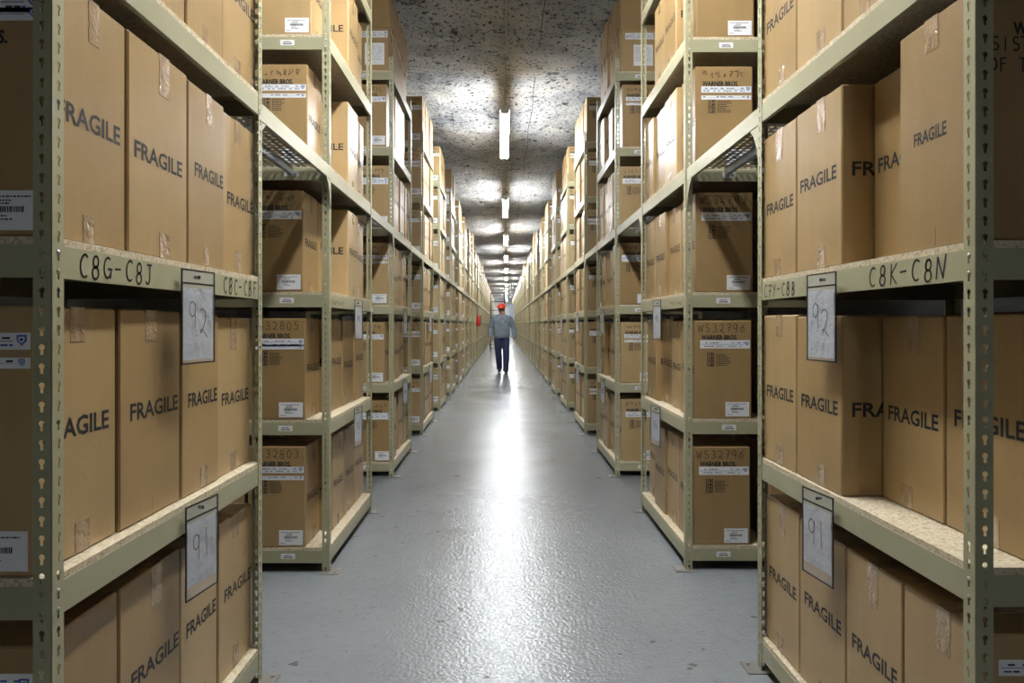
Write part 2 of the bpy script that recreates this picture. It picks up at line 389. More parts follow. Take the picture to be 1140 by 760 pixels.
def rack(idx, side, W, Y, D, detail):
    ordn = ORD[idx]; sd = 'right' if side > 0 else 'left'
    root = empty('storage_rack', (side * W, Y, 0))
    tag(root, rack_label(idx, sd), 'storage rack', 'olive steel racks lining the aisle')
    rk = RACKINFO[(idx, side)] = dict(root=root, W=W, Y=Y, D=D)
    if detail == 0:                      # far away: one mesh
        def fn():
            mb = MB()
            for x, sx in ((0, side), (side * LAT, -side)):
                for y, sy in ((0, 1), (D, -1)):
                    mb.box(x, x + sx * FL, *sorted((y, y + sy * TH)), 0, PH, M['olive'])
                    mb.box(x, x + sx * TH, *sorted((y, y + sy * FL)), 0, PH, M['olive'])
            for z in SH:
                for x, sx in ((0, side), (side * LAT, -side)): mb.box(x + sx * .003, x + sx * .03, .003, D - .003, z, z + BH, M['olive'])
                for y, sy in ((0, 1), (D, -1)): mb.box(side * .003, side * (LAT - .003), *sorted((y + sy * .003, y + sy * .03)), z, z + BH, M['olive'])
                mb.box(side * .003, side * (LAT - .003), .003, D - .003, z + BH, z + BH + BT, M['osb'])
            return mb.mesh('storage_rack')
        me = get(('far', side, D), fn)
        COL.objects.unlink(root); bpy.data.objects.remove(root)
        root = link('storage_rack', me, None, (side * W, Y, 0)); tag(root, rack_label(idx, sd), 'storage rack', 'olive steel racks lining the aisle')
        rk['root'] = root
        return rk
    for x, sx in ((0, side), (side * LAT, -side)):
        for y, sy in ((0, 1), (D, -1)):
            hl = detail >= 2 and (x == 0)
            p = link('post', get(('post', sx, sy, hl), lambda: post_mesh(sx, sy, hl)), root, (x, y, 0))
            if detail >= 2 and x == 0: link('foot_plate', get(('foot', sx, sy), lambda: foot_mesh(sx, sy)), p)
    for li, z in enumerate(SH):
        mark = {(0, -1, 2): (('C8G-C8J', .09, .41), ('C8C-C8F', .86, 1.17)), (0, 1, 2): (('C8K-C8N', .43, .09), ('C7Y-C8B', 1.19, .90))}.get((idx, side, li))
        riv = detail >= 2
        if mark or (idx in (1, 2) and li == 2):
            mb = beam_mesh(D, rivets=riv, side=side)
            o, u, v = aisle_frame(side, side * TH)
            if mark:
                for tx, y0, y1 in mark:
                    n_ = len(tx); adv = abs(y1 - y0) / n_; hh_ = .052 if abs(y1 - y0) > .295 else .046
                    write(mb, tx, o, u, v, -side * y0, .008, hh_, adv, .0052, M['marker'], .0006, .04, .06)
            else:
                scrawl(mb, o, u, v, *sorted((-side * .08, -side * .36)), .015, .03, .003, M['marker'], idx * 10 + side)
            link('shelf_beam', mb.mesh('shelf_beam'), root, (0, 0, z))
        else:
            link('shelf_beam', get(('beamy', side, D, riv), lambda: beam_mesh(D, rivets=riv, side=side).mesh('shelf_beam')), root, (0, 0, z))
        link('shelf_beam', get(('beamy', -side, D, False), lambda: beam_mesh(D, rivets=False, side=-side).mesh('shelf_beam')), root, (side * LAT, 0, z))
        fr = get(('beamx', side, riv), lambda: beam_mesh(LAT, rivets=riv, side=side, axis='x').mesh('shelf_beam'))
        link('shelf_beam', fr, root, (0, TH, z))
        bb = link('shelf_beam', get(('beamx', -side, False), lambda: beam_mesh(LAT, rivets=False, side=-side, axis='x').mesh('shelf_beam')), root, (side * LAT, D - TH, z))
        bb.rotation_euler.z = PI; bb.location = (0, D - TH, z)
        def board():
            mb = MB(); g = .0035
            mb.box(side * g, side * (LAT - g), g, D - g, BH, BH + BT, M['osb']); return mb.mesh('shelf_board')
        link('shelf_board', get(('board', side, D), board), root, (0, 0, z))
        if detail >= 2:
            def stick():
                mb = MB(); o = Vector((0, 0, 0)); u = Vector((1, 0, 0)); v = Vector((0, 0, 1))
                mb.slab(o, u, v, -.038, .038, -.0145, .0145, .0008, M['paper'])
                mb.quad(o, u, v, -.02, .018, .003, .006, M['ink'], .0012)
                rr = random.Random(3); x = -.024
                while x < .024:
                    w = rr.choice((.0012, .002, .003)); mb.quad(o, u, v, x, x + w, -.010, -.001, M['ink'], .0012); x += w + rr.choice((.001, .0018))
                return mb.mesh('shelf_sticker')
            st = link('shelf_sticker', get('stick', stick), root, (side * .222 + R.uniform(-.02, .02), TH - .0002, z + .036)); tag(st, 'small white barcode sticker')
    return rk

ORDW = ['first', 'second', 'third', 'fourth', 'fifth', 'sixth', 'seventh', 'eighth', 'ninth', 'tenth', 'eleventh', 'twelfth', 'thirteenth', 'fourteenth', 'fifteenth', 'sixteenth', 'seventeenth', 'eighteenth', 'nineteenth', 'twentieth',
        'twenty-first', 'twenty-second', 'twenty-third', 'twenty-fourth', 'twenty-fifth', 'twenty-sixth', 'twenty-seventh', 'twenty-eighth', 'twenty-ninth', 'thirtieth', 'thirty-first', 'thirty-second', 'thirty-third']
ORD = ORDW
def rack_label(i, sd):
    if i == 0: return f'nearest olive steel rack on the {sd}, cropped by the frame, numbers handwritten on its beam'
    return f'olive steel rack, {ORD[i]} from the camera on the {sd} side of the aisle'

# ------------------------------------------------------------------ cartons
BW, BD, BHH = .31, .292, .545           # lateral, along the aisle, height
def frame_of(side, x, y=0, z=0):        # face looking at the aisle, u = reading direction
    return Vector((x, y, z)), Vector((0, -side, 0)), Vector((0, 0, 1))
def carton_body(mb, w, d, h, mt):
    mb.cbox(-w / 2, w / 2, -d / 2, d / 2, 0, h, .004, mt)
    mb.quad((0, 0, 0), (1, 0, 0), (0, 1, 0), -w / 2 + .004, w / 2 - .004, -.0012, .0012, M['seam'], h + .0004)
def carton_mesh(kind, seed, w=BW, d=BD, h=BHH, plain=False, tw=.236, th=.042, tu=None):
    mb = MB(); rr = random.Random(seed); carton_body(mb, w, d, h, M['card'])
    hz = h * .5 + rr.uniform(-.02, .02)
    for sx in (1, -1):
        o = Vector((sx * w / 2, 0, 0)); u = Vector((0, sx, 0)); v = Vector((0, 0, 1))
        if not plain: mb.text('FRAGILE', o, u, v, rr.uniform(-.004, .022) if tu is None else tu, hz, th, M['ink'], .0006, .02, 1, 'C', tw)
        mb.quad(o, u, v, -.0008, .0008, .004, .05, M['seam'], .0003)
    o = Vector((0, -d / 2, 0)); u = Vector((1, 0, 0)); v = Vector((0, 0, 1))
    if kind == 'plain':
        if not plain: mb.text('FRAGILE', o, u, v, 0, hz, .042, M['ink'], .0006, .02, 1, 'C', .25)
    else:
        tx, num, dz = kind
        mb.text('WARNER BROS.', o, u, v, -.02 + (.035 if num == 'SISTER' else 0), h - .094 - dz, .025, M['ink'], .0006, .04, 1, 'C', .195)
        if num == 'scr': scrawl(mb, o, u, v, -.12, .12, h - .062, .04, .003, M['marker'], seed)
        elif num == '': pass
        elif num == 'SISTER':
            write(mb, 'SISTER', o, u, v, -.128, h - .142, .030, .021, .0032, M['marker'])
            write(mb, 'OF THE', o, u, v, -.132, h - .186, .030, .021, .0032, M['marker'])
        else: write(mb, num, o, u, v, -.135, h - .062, .045, .265 / len(num), .0033, M['marker'])
        # printed emblem: black block with cut-out figures, text lines beside it
        if num != 'SISTER':
            ez = h - .255 - dz
            for bz, bh in ((ez + .036, .040), (ez, .032)):
                fr = .0035; x0, x1 = -.085, -.047
                mb.quad(o, u, v, x0, x1, bz, bz + fr, M['ink'], .0006); mb.quad(o, u, v, x0, x1, bz + bh - fr, bz + bh, M['ink'], .0006)
                mb.quad(o, u, v, x0, x0 + fr, bz, bz + bh, M['ink'], .0006); mb.quad(o, u, v, x1 - fr, x1, bz, bz + bh, M['ink'], .0006)
                mb.quad(o, u, v, x0 + .009, x0 + .013, bz + .006, bz + bh - .007, M['ink'], .0006)
                mb.quad(o, u, v, x0 + .019, x0 + .031, bz + .006, bz + bh * .45, M['ink'], .0006)
                mb.quad(o, u, v, x0 + .019, x0 + .031, bz + bh * .6, bz + bh - .006, M['ink'], .0006)
            for i in range(7):
                L_ = rr.uniform(.045, .075); zz = ez + .004 + i * .0098
                x = -.036
                while x < -.036 + L_:
                    ww = rr.uniform(.004, .010); mb.quad(o, u, v, x, x + ww, zz, zz + .0045, M['ink'], .0006); x += ww + .0025
    return mb.mesh('storage_carton')
def tape_mesh(side, seed, h=BHH, w=BW, d=BD):
    rr = random.Random(seed); mb = MB(); o = Vector((-side * w / 2, 0, 0)); u = Vector((0, -side, 0)); v = Vector((0, 0, 1))
    a = .026 if rr.random() < .6 else .02; c = rr.uniform(-.03, .03); L_ = rr.uniform(.07, .12)
    n = 6; wob = [rr.uniform(-.002, .002) for _ in range(n + 1)]
    for i in range(n):
        z0, z1 = h - L_ + L_ * i / n, h - L_ + L_ * (i + 1) / n
        mb.slab(o, u, v, c - a + wob[i], c + a + wob[i], z0, z1, .0009, M['tape'])
    mb.slab((0, 0, h), (1, 0, 0), (0, 1, 0), -w / 2 - .0006, w / 2 + .0006, -side * c - a, -side * c + a, .0009, M['tape'])
    c2 = rr.uniform(-.02, .03); L2 = rr.uniform(.055, .085); mb2 = MB()
    mb2.slab(o, u, v, c2 - a, c2 + a, .002, L2, .0009, M['tape'])
    return mb.mesh('packing_tape'), mb2.mesh('packing_tape')
def shield(mb, o, u, v, x, z, s):
    pts = [(-.5, .5), (.5, .5), (.5, -.1), (0, -.6), (-.5, -.1)]
    o = Vector(o); n = Vector(u).cross(Vector(v))
    for k, mt, off in ((1, M['blue'], .0014), (.62, M['paper'], .0017), (.36, M['blue'], .002)):
        mb.add([o + Vector(u) * (x + a * s * k) + Vector(v) * (z + b * s * k) + n * off for a, b in pts], [tuple(reversed(range(5)))], mt)
def strip_mesh(kind):
    mb = MB(); o = Vector((0, 0, 0)); u = Vector((1, 0, 0)); v = Vector((0, 0, 1)); rr = random.Random(kind)
    rows = {0: [(0, .046)], 1: [(0, .034), (-.05, .022)], 2: [(0, .042), (-.032, .026)]}[kind]
    for z, hh in rows:
        mb.slab(o, u, v, -.135, .135, z - hh, z, .0008, M['paper'])
        shield(mb, o, u, v, .118, z - hh * .42, min(.02, hh * .6))
        for r_ in range(2 if hh > .03 else 1):
            zz = z - hh * (.3 + .42 * r_); x = -.125
            while x < .10:
                ww = rr.uniform(.004, .018)
                if rr.random() < .62: mb.quad(o, u, v, x, x + ww, zz - .0025, zz + .0015, M['ink'] if rr.random() < .6 else M['blue'], .0013)
                x += ww + .003
        mb.quad(o, u, v, -.13, .10, z - hh * .52, z - hh * .48, M['blue'], .0013)
    return mb.mesh('strip_label')
def ship_mesh():
    mb = MB(); o = Vector((0, 0, 0)); u = Vector((1, 0, 0)); v = Vector((0, 0, 1)); rr = random.Random(5)
    mb.slab(o, u, v, -.064, .064, 0, .08, .0008, M['paper'])
    x = -.035
    while x < .03:
        ww = rr.choice((.0012, .002, .003)); mb.quad(o, u, v, x, x + ww, .036, .048, M['ink'], .0013); x += ww + .0013
    for zz, a, b in ((.068, -.056, .05), (.060, -.02, .01), (.054, -.03, .005), (.029, -.03, .0), (.022, -.03, .01), (.010, -.056, -.03)):
        x = a
        while x < b:
            ww = rr.uniform(.003, .009); mb.quad(o, u, v, x, min(x + ww, b), zz - .0016, zz + .0014, M['ink'], .0013); x += ww + .002
    return mb.mesh('shipping_label')
def sheet_mesh():
    mb = MB(); o = Vector((0, 0, 0)); u = Vector((1, 0, 0)); v = Vector((0, 0, 1)); rr = random.Random(8)
    mb.slab(o, u, v, -.085, .085, 0, .19, .0008, M['paper'])
    for q in range(9):
        zz = .165 - q * .015; x = -.07
        while x < .06:
            ww = rr.uniform(.004, .012); mb.quad(o, u, v, x, x + ww, zz - .0016, zz + .0014, M['ink'], .0013); x += ww + .004 + (.02 if rr.random() < .2 else 0)
    return mb.mesh('sheet_label')
SHEET = sheet_mesh()
PLAIN = [get(('cm', i), lambda: carton_mesh('plain', i)) for i in range(5)]
LOW = [get(('cl', i), lambda: carton_mesh('plain', 50 + i, h=.375, plain=True)) for i in range(2)]
STRIP = [strip_mesh(k) for k in range(3)]; SHIP = ship_mesh()
TAPES = {s: [tape_mesh(s, 10 * i + s) for i in range(6)] for s in (1, -1)}
TAPES_LOW = {s: [tape_mesh(s, 400 + s, h=.375)] for s in (1, -1)}
FRONTNUM = {(0, 1, 2): 'SISTER', (1, 1, 4): 'WS32936', (1, 1, 2): 'WS32793', (1, 1, 1): 'WS32796', (1, 1, 0): 'WS32796', (1, -1, 4): 'WS32943', (1, -1, 1): 'WS32805', (1, -1, 0): 'WS32803'}

def carton(x, y, z, side, me, label, group, tapes, front=None, sc=(1, 1, 1), low=False):
    o = link('storage_carton', me, None, (x, y, z)); o.scale = sc
    tag(o, label, 'cardboard box', group)
    if tapes:
        a, b = R.choice(TAPES_LOW[side] if low else TAPES[side])
        if R.random() < .9: link('packing_tape', a, o)
        if R.random() < .9: link('packing_tape', b, o)
    if front is not None:
        k, dz = front; h = .375 if low else BHH
        s = link('strip_label', STRIP[k], o, (.012, -BD / 2 - .0002, h - .107 + dz)); tag(s, 'white printed strip label')
        s = link('shipping_label', SHIP, o, (.078, -BD / 2 - .0002, .012)); tag(s, 'white barcode label')
    return o

SHELFN = ['bottom shelf', 'second shelf up', 'third shelf up', 'fourth shelf up', 'fifth shelf up', 'top shelf']
PLACE = ['nearest the camera', 'second from the camera', 'third from the camera', 'farthest from the camera']
def box_label(idx, side, li, k, extra=''):
    sd = 'left' if side < 0 else 'right'; pre = 'lettered brown carton' if not extra else extra
    return f'{pre} {PLACE[k]}, {SHELFN[li]}, {ORD[idx]} {sd} rack'

RACKINFO = {}
NR = 32
PER = 2.35
def rack_pose(i, side):
    if side < 0:
        W = [.90, .93, .955, .962, .968][min(i, 4)]; Y = [1.398, 3.75, 6.10][i] if i < 3 else 6.10 + PER * (i - 2)
    else:
        W = [.987, .986, .982, .983, .984][min(i, 4)]; Y = [1.464, 3.786, 6.12][i] if i < 3 else 6.12 + PER * (i - 2)
    return W, Y
LEFT_IN = {0: [.03, .045, .025, .03]}
far = MB()
NIND = 6
count = 0
for side in (-1, 1):
    for i in range(NR):
        W, Y = rack_pose(i, side); D = 1.22 if not (i == 0 and side > 0) else 1.25
        rack(i, side, W, Y, D, 2 if i < 8 else (1 if i < 13 else 0))
        for li, zb in enumerate(SH):
            z0 = zb + BH + BT + .0012
            rr = random.Random(i * 100 + li * 7 + side)
            # columns further from the aisle (only glimpsed behind the first ones)
            for k in range(4):
                yc = Y + .155 + k * (D - .31) / 3
                xc = side * (W + .605)
                h = BHH * rr.uniform(.96, 1)
                far.cbox(xc - .143, xc + .143, yc - .143, yc + .143, z0, z0 + h, .003, M['card_far'])
            low = (li == 5 and i in (2, 5, 9, 14))
            for k in range(4):
                inset = .02 + rr.random() * .05
                if li == 1: inset += .015
                yc = Y + .155 + k * (D - .31) / 3 + rr.uniform(-.004, .004)
                if rr.random() < .08 and k > 0: inset += rr.uniform(.06, .10)
                if i >= 3: inset = .004 + rr.random() * (.03 if i < 6 else .016)
                if i == 1 and side < 0: inset = max(inset, [.13, .13, .155, .12, .10, .06][li]) if k == 0 else max(inset, .06)
                if i == 1 and side < 0 and li >= 2 and k == 1: inset = .14
                if i == 1 and side < 0 and li >= 2 and k == 2: inset = .035
                if i == 0:
                    if side < 0: inset = [.03, .035, .02, .02, .03, .03][li] + rr.uniform(-.005, .01)
                    else: inset = .014 + .01 * (li == 0)
                    if side > 0 and li == 2 and k == 1: inset = .105
                    if side > 0 and li == 1 and k in (0, 1): inset = .13
                sc = [1, 1, rr.uniform(.965, 1.0)]
                if i == 0 and side < 0:
                    e = [(1.408, 1.703), (1.711, 2.030), (2.038, 2.298), (2.306, 2.606)][k]; yc = (e[0] + e[1]) / 2; sc[1] = (e[1] - e[0]) / BD
                    sc[2] = [1.0, 1.0, .985, .975][k]
                if i == 0 and side > 0:
                    e = [(1.475, 1.768), (1.775, 2.062), (2.070, 2.385), (2.392, 2.690)][k]; yc = (e[0] + e[1]) / 2; sc[1] = (e[1] - e[0]) / BD
                h = .375 if low else BHH
                inset = min(max(inset, .004 if i > 2 else .012), .142)
                xc = side * (W + inset + BW / 2)
                if i < NIND and not (i == 0 and li == 5) and not (i == 0 and li == 4 and k < 2):
                    fr = None; me = rr.choice(PLAIN); ex = ''
                    if low: me = rr.choice(LOW); ex = 'low brown carton'
                    if k == 0 and not low:
                        kind = (i + li + (side > 0)) % 3
                        if side > 0 and i == 1: kind = 0 if li != 3 else 1
                        dz = 0; ldz = 0
                        if i == 0: dz = .05; ldz = .055
                        num = FRONTNUM.get((i, side, li), 'scr' if i else '')
                        if (i, side, li) == (0, 1, 2): dz = 0
                        if not (i == 0 and side > 0 and li == 1):
                            me = carton_mesh(('w', num, dz), 1000 + i * 20 + li * 2 + side, **(dict(tw=.125, th=.031, tu=-.022) if num == 'SISTER' else {}))
                            fr = (kind, ldz) if (i, side, li) != (0, 1, 2) else None
                    lb = box_label(i, side, li, k, ex)
                    grp = f'cartons on the {SHELFN[li]} of the {ORD[i]} {"left" if side < 0 else "right"} rack'
                    o = carton(xc, yc, z0, side, me, lb, grp, i < 4, None, sc, low)
                    if fr:
                        s_ = link('strip_label', STRIP[fr[0]], o, (.012, -BD / 2 - .0002, h - .109 + fr[1])); tag(s_, 'white printed strip label')
                        s_ = link('shipping_label', SHIP, o, (.078, -BD / 2 - .0002, .012)); tag(s_, 'white barcode label')
                    if low and k == 0:
                        s_ = link('sheet_label', SHEET, o, (.035, -BD / 2 - .0002, .05)); tag(s_, 'large white sheet label')
                        s_ = link('strip_label', STRIP[2], o, (.012, -BD / 2 - .0002, .345)); tag(s_, 'white printed strip label')
                    count += 1
                    if low:
                        o = carton(xc - side * .01, yc + .004, z0 + .375 * sc[2] + .002, side, rr.choice(LOW), box_label(i, side, li, k, 'brown carton stacked on low carton'), grp, i < 4, None, (1, 1, .9), True)
                        count += 1
                else:
                    zt = z0
                    for rep in range(2 if low else 1):
                        hh = h * sc[2]
                        yh = sc[1] * BD / 2 if i == 0 else BD / 2
                        far.cbox(xc - BW / 2, xc + BW / 2, yc - yh, yc + yh, zt, zt + hh, .003, M['card_far'])
                        fx = xc - side * BW / 2
                        o_, u_, v_ = Vector((fx, yc, zt)), Vector((0, -side, 0)), Vector((0, 0, 1))
                        if i < 12 and not low:
                            mb_w = .03
                            for q in range(7):   # FRAGILE as seven short strokes
                                uu = -.105 + q * .031
                                far.quad(o_, u_, v_, uu, uu + .006, hh * .5 - .018, hh * .5 + .018, M['ink'], .0008)
                                if q not in (3, 4): far.quad(o_, u_, v_, uu, uu + .019, hh * .5 + .012, hh * .5 + .018, M['ink'], .0008)
                                far.quad(o_, u_, v_, uu, uu + .017, hh * .5 - .003, hh * .5 + .003, M['ink'], .0008)
                        if i < 16: far.quad(o_, u_, v_, -.02, .025, hh - .09, hh, M['tape'], .0006)
                        if k == 0:
                            of = Vector((xc, yc - yh, zt))
                            far.quad(of, (1, 0, 0), (0, 0, 1), -.12, .145, hh - .15, hh - .107, M['paper'], .0008)
                            far.quad(of, (1, 0, 0), (0, 0, 1), .02, .145, .012, .09, M['paper'], .0008)
                            far.quad(of, (1, 0, 0), (0, 0, 1), -.11, .08, hh - .10, hh - .078, M['ink'], .0008)
                        zt += hh + .002
o = far.build('storage_carton'); tag(o, 'brown cartons filling the racks farther down and deeper behind the front rows', 'cardboard box', None, 'stuff')
print('individual cartons', count)

# ------------------------------------------------------------------ catwalk decks bridging the cross aisles at fourth-shelf height
def deck_panel(gap, solid):
    mb = MB(); z = BH
    if solid:
        mb.box(.034, LAT - .034, 0, gap, z - .003, z, M['galv']); return mb
    nx, ny = 20, 22; x0, x1 = .034, LAT - .034; dx = (x1 - x0) / nx; dy = gap / ny
    rect = [(0, 0), (dx, 0), (dx, dy), (0, dy)]
    for a in range(nx):
        for b in range(ny):
            ox, oy = x0 + a * dx, b * dy; cx, cy = ox + dx / 2, oy + dy / 2
            hol = [(cx - dx * .33, cy), (cx, cy + dy * .28), (cx + dx * .33, cy), (cx, cy - dy * .28)]
            vs = [(ox, oy, z), (ox + dx, oy, z), (ox + dx, oy + dy, z), (ox, oy + dy, z)] + [(p[0], p[1], z) for p in hol]
            mb.add(vs, [(0, 1, 7, 4), (0, 1, 7)[:0] or (1, 2, 6, 7), (2, 3, 5, 6), (3, 0, 4, 5)], M['galv'])
    for q in range(5):     # channel sides of each plank, with toothed edge
        xx = x0 + (x1 - x0) * q / 4; xx = min(max(xx, x0 + .001), x1 - .003)
        mb.box(xx, xx + .002, 0, gap, z - .04, z, M['galv'])
        n = int(gap / .03)
        for t in range(n):
            mb.box(xx, xx + .012, t * .03, t * .03 + .015, z - .044, z - .034, M['galv'])
    return mb
def flip(mb, side):
    if side < 0:
        mb.v = [(-x, y, z) for x, y, z in mb.v]; mb.f = [tuple(reversed(f)) for f in mb.f]
    return mb
for side in (-1, 1):
    for i in range(NR - 1):
        a, b = RACKINFO[(i, side)], RACKINFO[(i + 1, side)]
        y0, y1 = a['Y'] + a['D'] + .002, b['Y'] - .007; gap = round(y1 - y0, 3); W = (a['W'] + b['W']) / 2
        sd = 'left' if side < 0 else 'right'
        lb = f'perforated steel catwalk bridging the gap between {ORD[i]} and {ORD[i+1]} racks on the {sd}'
        if i >= 10:
            def fn():
                mb = MB(); mb.box(.002, .034, 0, gap, 0, BH, M['olive']); mb.box(LAT - .034, LAT - .002, 0, gap, 0, BH, M['olive'])
                mb.box(.034, LAT - .034, 0, gap, BH - .003, BH, M['galv']); return flip(mb, side).mesh('catwalk')
            c = link('catwalk', get(('cwfar', side, gap), fn), None, (side * W, y0, SH[3])); tag(c, lb, 'catwalk', 'catwalks between the racks'); continue
        c = empty('catwalk', (side * W, y0, SH[3])); tag(c, lb, 'catwalk', 'catwalks between the racks')
        link('edge_beam', get(('eb', side, gap), lambda: beam_mesh(gap, rivets=False, side=side).mesh('edge_beam')), c)
        link('edge_beam', get(('eb', -side, gap), lambda: beam_mesh(gap, rivets=False, side=-side).mesh('edge_beam')), c, (side * LAT, 0, 0))
        sol = i >= 5
        link('deck_panel', get(('dp', side, gap, sol), lambda: flip(deck_panel(gap, sol), side).mesh('deck_panel')), c)
        def gus(s):
            def f():
                mb = MB()
                pts = [(0, 0), (.10, 0), (.055, -.035), (.02, -.09), (0, -.16)]
                if s: pts = [(gap - p, q) for p, q in pts]
                v0 = [(.004, p, q) for p, q in pts] + [(.010, p, q) for p, q in pts]; n = 5
                mb.add(v0, [tuple(range(n)), tuple(reversed(range(n, 2 * n)))] + [(k, (k + 1) % n, (k + 1) % n + n, k + n) for k in range(n)], M['olive'])
                return flip(mb, side).mesh('gusset_plate')
            return f
        link('gusset_plate', get(('gus', side, gap, 0), gus(0)), c, (0, 0, .002))
        link('gusset_plate', get(('gus', side, gap, 1), gus(1)), c, (0, 0, .002))

# ------------------------------------------------------------------ hanging ticket pouches
def pouch(side, x, y, z, w, h, tx, tilt, label, seed, vertical=True):
    root = empty('ticket_pouch', (x, y, z)); tag(root, label, 'ticket pouch', 'clear ticket pouches hanging from shelf beams')
    root.rotation_euler = (0, 0, tilt)
    o = Vector((0, 0, 0)); u = Vector((0, -side, 0)); v = Vector((0, 0, 1)); t = .004
    mb = MB()
    for a in ((-w / 2, -w / 2 + t, -h, 0), (w / 2 - t, w / 2, -h, 0), (-w / 2, w / 2, -t, 0), (-w / 2, w / 2, -h, -h + t), (-w / 2, w / 2, -.042, -.042 + t * 1.2)):
        mb.slab(o, u, v, *a, .003, M['black'], -.001)
    mb.build('black_binding', root)
    mb = MB(); n = 6
    for q in range(n):
        z0, z1 = -h + t + (h - 2 * t) * q / n, -h + t + (h - 2 * t) * (q + 1) / n
        mb.quad(o, u, v, -w / 2 + t, w / 2 - t, z0, z1, M['plastic'], .0014)
    mb.build('clear_pocket', root)
    mb = MB(); mb.slab(o, u, v, -w / 2 + t * 2, w / 2 - t * 3, -h + (.035 if seed % 2 else .012), -.052, .0006, M['card_insert'], .0002)
    if tx and tx != '~':
        if vertical:
            write(mb, tx[0], o, u, v, -w * .30, -h * .60, .074, .056, .0038, M['marker'], .0010)
            write(mb, tx[1], o, u, v, -w * .02, -h * (.70 if tx[1] == '2' else .60), .078, .062, .0038, M['marker'], .0010)
    elif tx == '~': scrawl(mb, o, u, v, -w * .2, w * .2, -h * .6, .06, .003, M['marker'], seed, .0010)
    mb.build('paper_insert', root)
    mb = MB(); mb.tube([o + v * -.02 - u.cross(v) * .012, o + v * -.02 + u.cross(v) * .004], .005, M['black'], 8); mb.build('magnet_pin', root)
for side in (-1, 1):
    for i in range(5):
        k = RACKINFO[(i, side)]; sd = 'left' if side < 0 else 'right'
        for li, tx in ((2, '92'), (1, '91')):
            if i == 0:
                yy = {(-1, 2): 2.02, (-1, 1): 2.045, (1, 2): 2.125, (1, 1): 2.15}[(side, li)]
                lb = f'clear ticket pouch reading {tx} hanging from the nearest {sd} rack'
            else:
                yy = k['Y'] + .62 + R.uniform(-.05, .08); tx = '~'
                lb = f'clear pouch hanging below the {SHELFN[li]} of the {ORD[i]} {sd} rack'
            tilt = side * R.uniform(.0, .10) + (side * .12 if i == 0 and li == 1 else side*.05)
            pouch(side, side * (k['W'] - .022), yy, SH[li] + BH - (.004 if li == 2 else -.012), .165, .268 if i == 0 else .25, tx, tilt, lb, i * 4 + li)

# ------------------------------------------------------------------ setting
YB, YE, XW = -11.0, 80.0, 2.3
def plane(name, pts, mt):
    mb = MB(); mb.add(pts, [(0, 1, 2, 3)], mt); o = mb.build(name); tag(o, kind='structure'); return o
plane('floor', [(-XW, YB, 0), (XW, YB, 0), (XW, YE, 0), (-XW, YE, 0)], M['floor'])
plane('wall_left', [(-XW, YB, 0), (-XW, YE, 0), (-XW, YE, 5), (-XW, YB, 5)], M['wall'])
plane('wall_right', [(XW, YB, 0), (XW, YB, 5), (XW, YE, 5), (XW, YE, 0)], M['wall'])
plane('wall_back', [(-XW, YB, 0), (-XW, YB, 5), (XW, YB, 5), (XW, YB, 0)], M['wall'])
plane('wall_end', [(-XW, YE, 0), (XW, YE, 0), (XW, YE, 5), (-XW, YE, 5)], M['wall_light'])
CZ = 4.40
def ceil():
    mb = MB(); vs = []; fs = []
    xs = [-XW + i * .085 for i in range(int(2 * XW / .085) + 2)]
    ys = []; y = YB
    while y < YE + .3: ys.append(y); y += .09 if y < 24 else .3
    for y in ys:
        for x in xs:
            p = Vector((x, y, 0))
            d = noise.fractal(p * .55, 1, 2, 3) * .07 + noise.fractal(p * 2.3 + Vector((9, 0, 0)), 1, 2, 4) * .035
            e = noise.noise(p * 5.1 + Vector((0, 4, 0))); d += max(0, e - .2) * .10
            vs.append((x, y, CZ + d))
    nx = len(xs)
    for j in range(len(ys) - 1):
        for i in range(nx - 1):
            a = j * nx + i; fs.append((a, a + nx, a + nx + 1, a + 1))
    mb.add(vs, fs, M['rock']); o = mb.build('ceiling', None, True); tag(o, kind='structure')
ceil()

# ------------------------------------------------------------------ light fittings
LZ = 4.0; LL = 2.44
def lamp_proto():
    mb = MB(); prof = [(-.060, .027), (-.030, .085), (.030, .085), (.060, .027), (.060, .0235), (-.060, .0235)]; n = 6
    vs = [(x, y, z) for y in (-LL / 2, LL / 2) for x, z in prof]
    mb.add(vs, [(k, (k + 1) % n, (k + 1) % n + n, k + n) for k in range(n)] + [tuple(range(n)), tuple(reversed(range(n, 2 * n)))], M['white_enamel'])
    for y in (-LL / 2, -.02, LL / 2 - .04): mb.box(-.056, .056, y, y + .04, -.02, .024, M['white_enamel'])
    ho = mb.mesh('lamp_housing')
    tb = MB()
    for y0, y1 in ((-LL / 2 + .04, -.02), (.02, LL / 2 - .04)): tb.tube([(0, y0, 0), (0, y1, 0)], .022, M['lamp'], 12)
    tb = tb.mesh('fluorescent_tube', True)
    wr = MB(); wr.tube([(0, 0, .085), (0, 0, CZ - LZ + .01)], .003, M['cable'], 6); wr = wr.mesh('suspension_wire')
    return ho, tb, wr
HO, TB, WR = lamp_proto()
ys = [-7.5, 3.1] + [10.01 + 6.13 * k for k in range(0, 12)]
for k, y in enumerate(ys):
    x = .022 + max(0, y - 10) * .0055
    r = empty('ceiling_lamp', (x, y, LZ))
    lb = ('hanging twin-tube fluorescent lamp over the aisle, ' + (ORD[k - 2] + ' visible one from the camera')) if k >= 2 else ('twin-tube fluorescent lamp above the nearest racks, just out of view' if k else 'twin-tube fluorescent lamp behind the camera, out of view')
    tag(r, lb, 'ceiling lamp', 'fluorescent lamps hanging in a line')
    link('lamp_housing', HO, r); link('fluorescent_tube', TB, r, (-.038, 0, 0)); link('fluorescent_tube', TB, r, (.038, 0, 0))
    link('suspension_wire', WR, r, (0, -LL / 2 + .15, 0)); link('suspension_wire', WR, r, (0, LL / 2 - .15, 0))
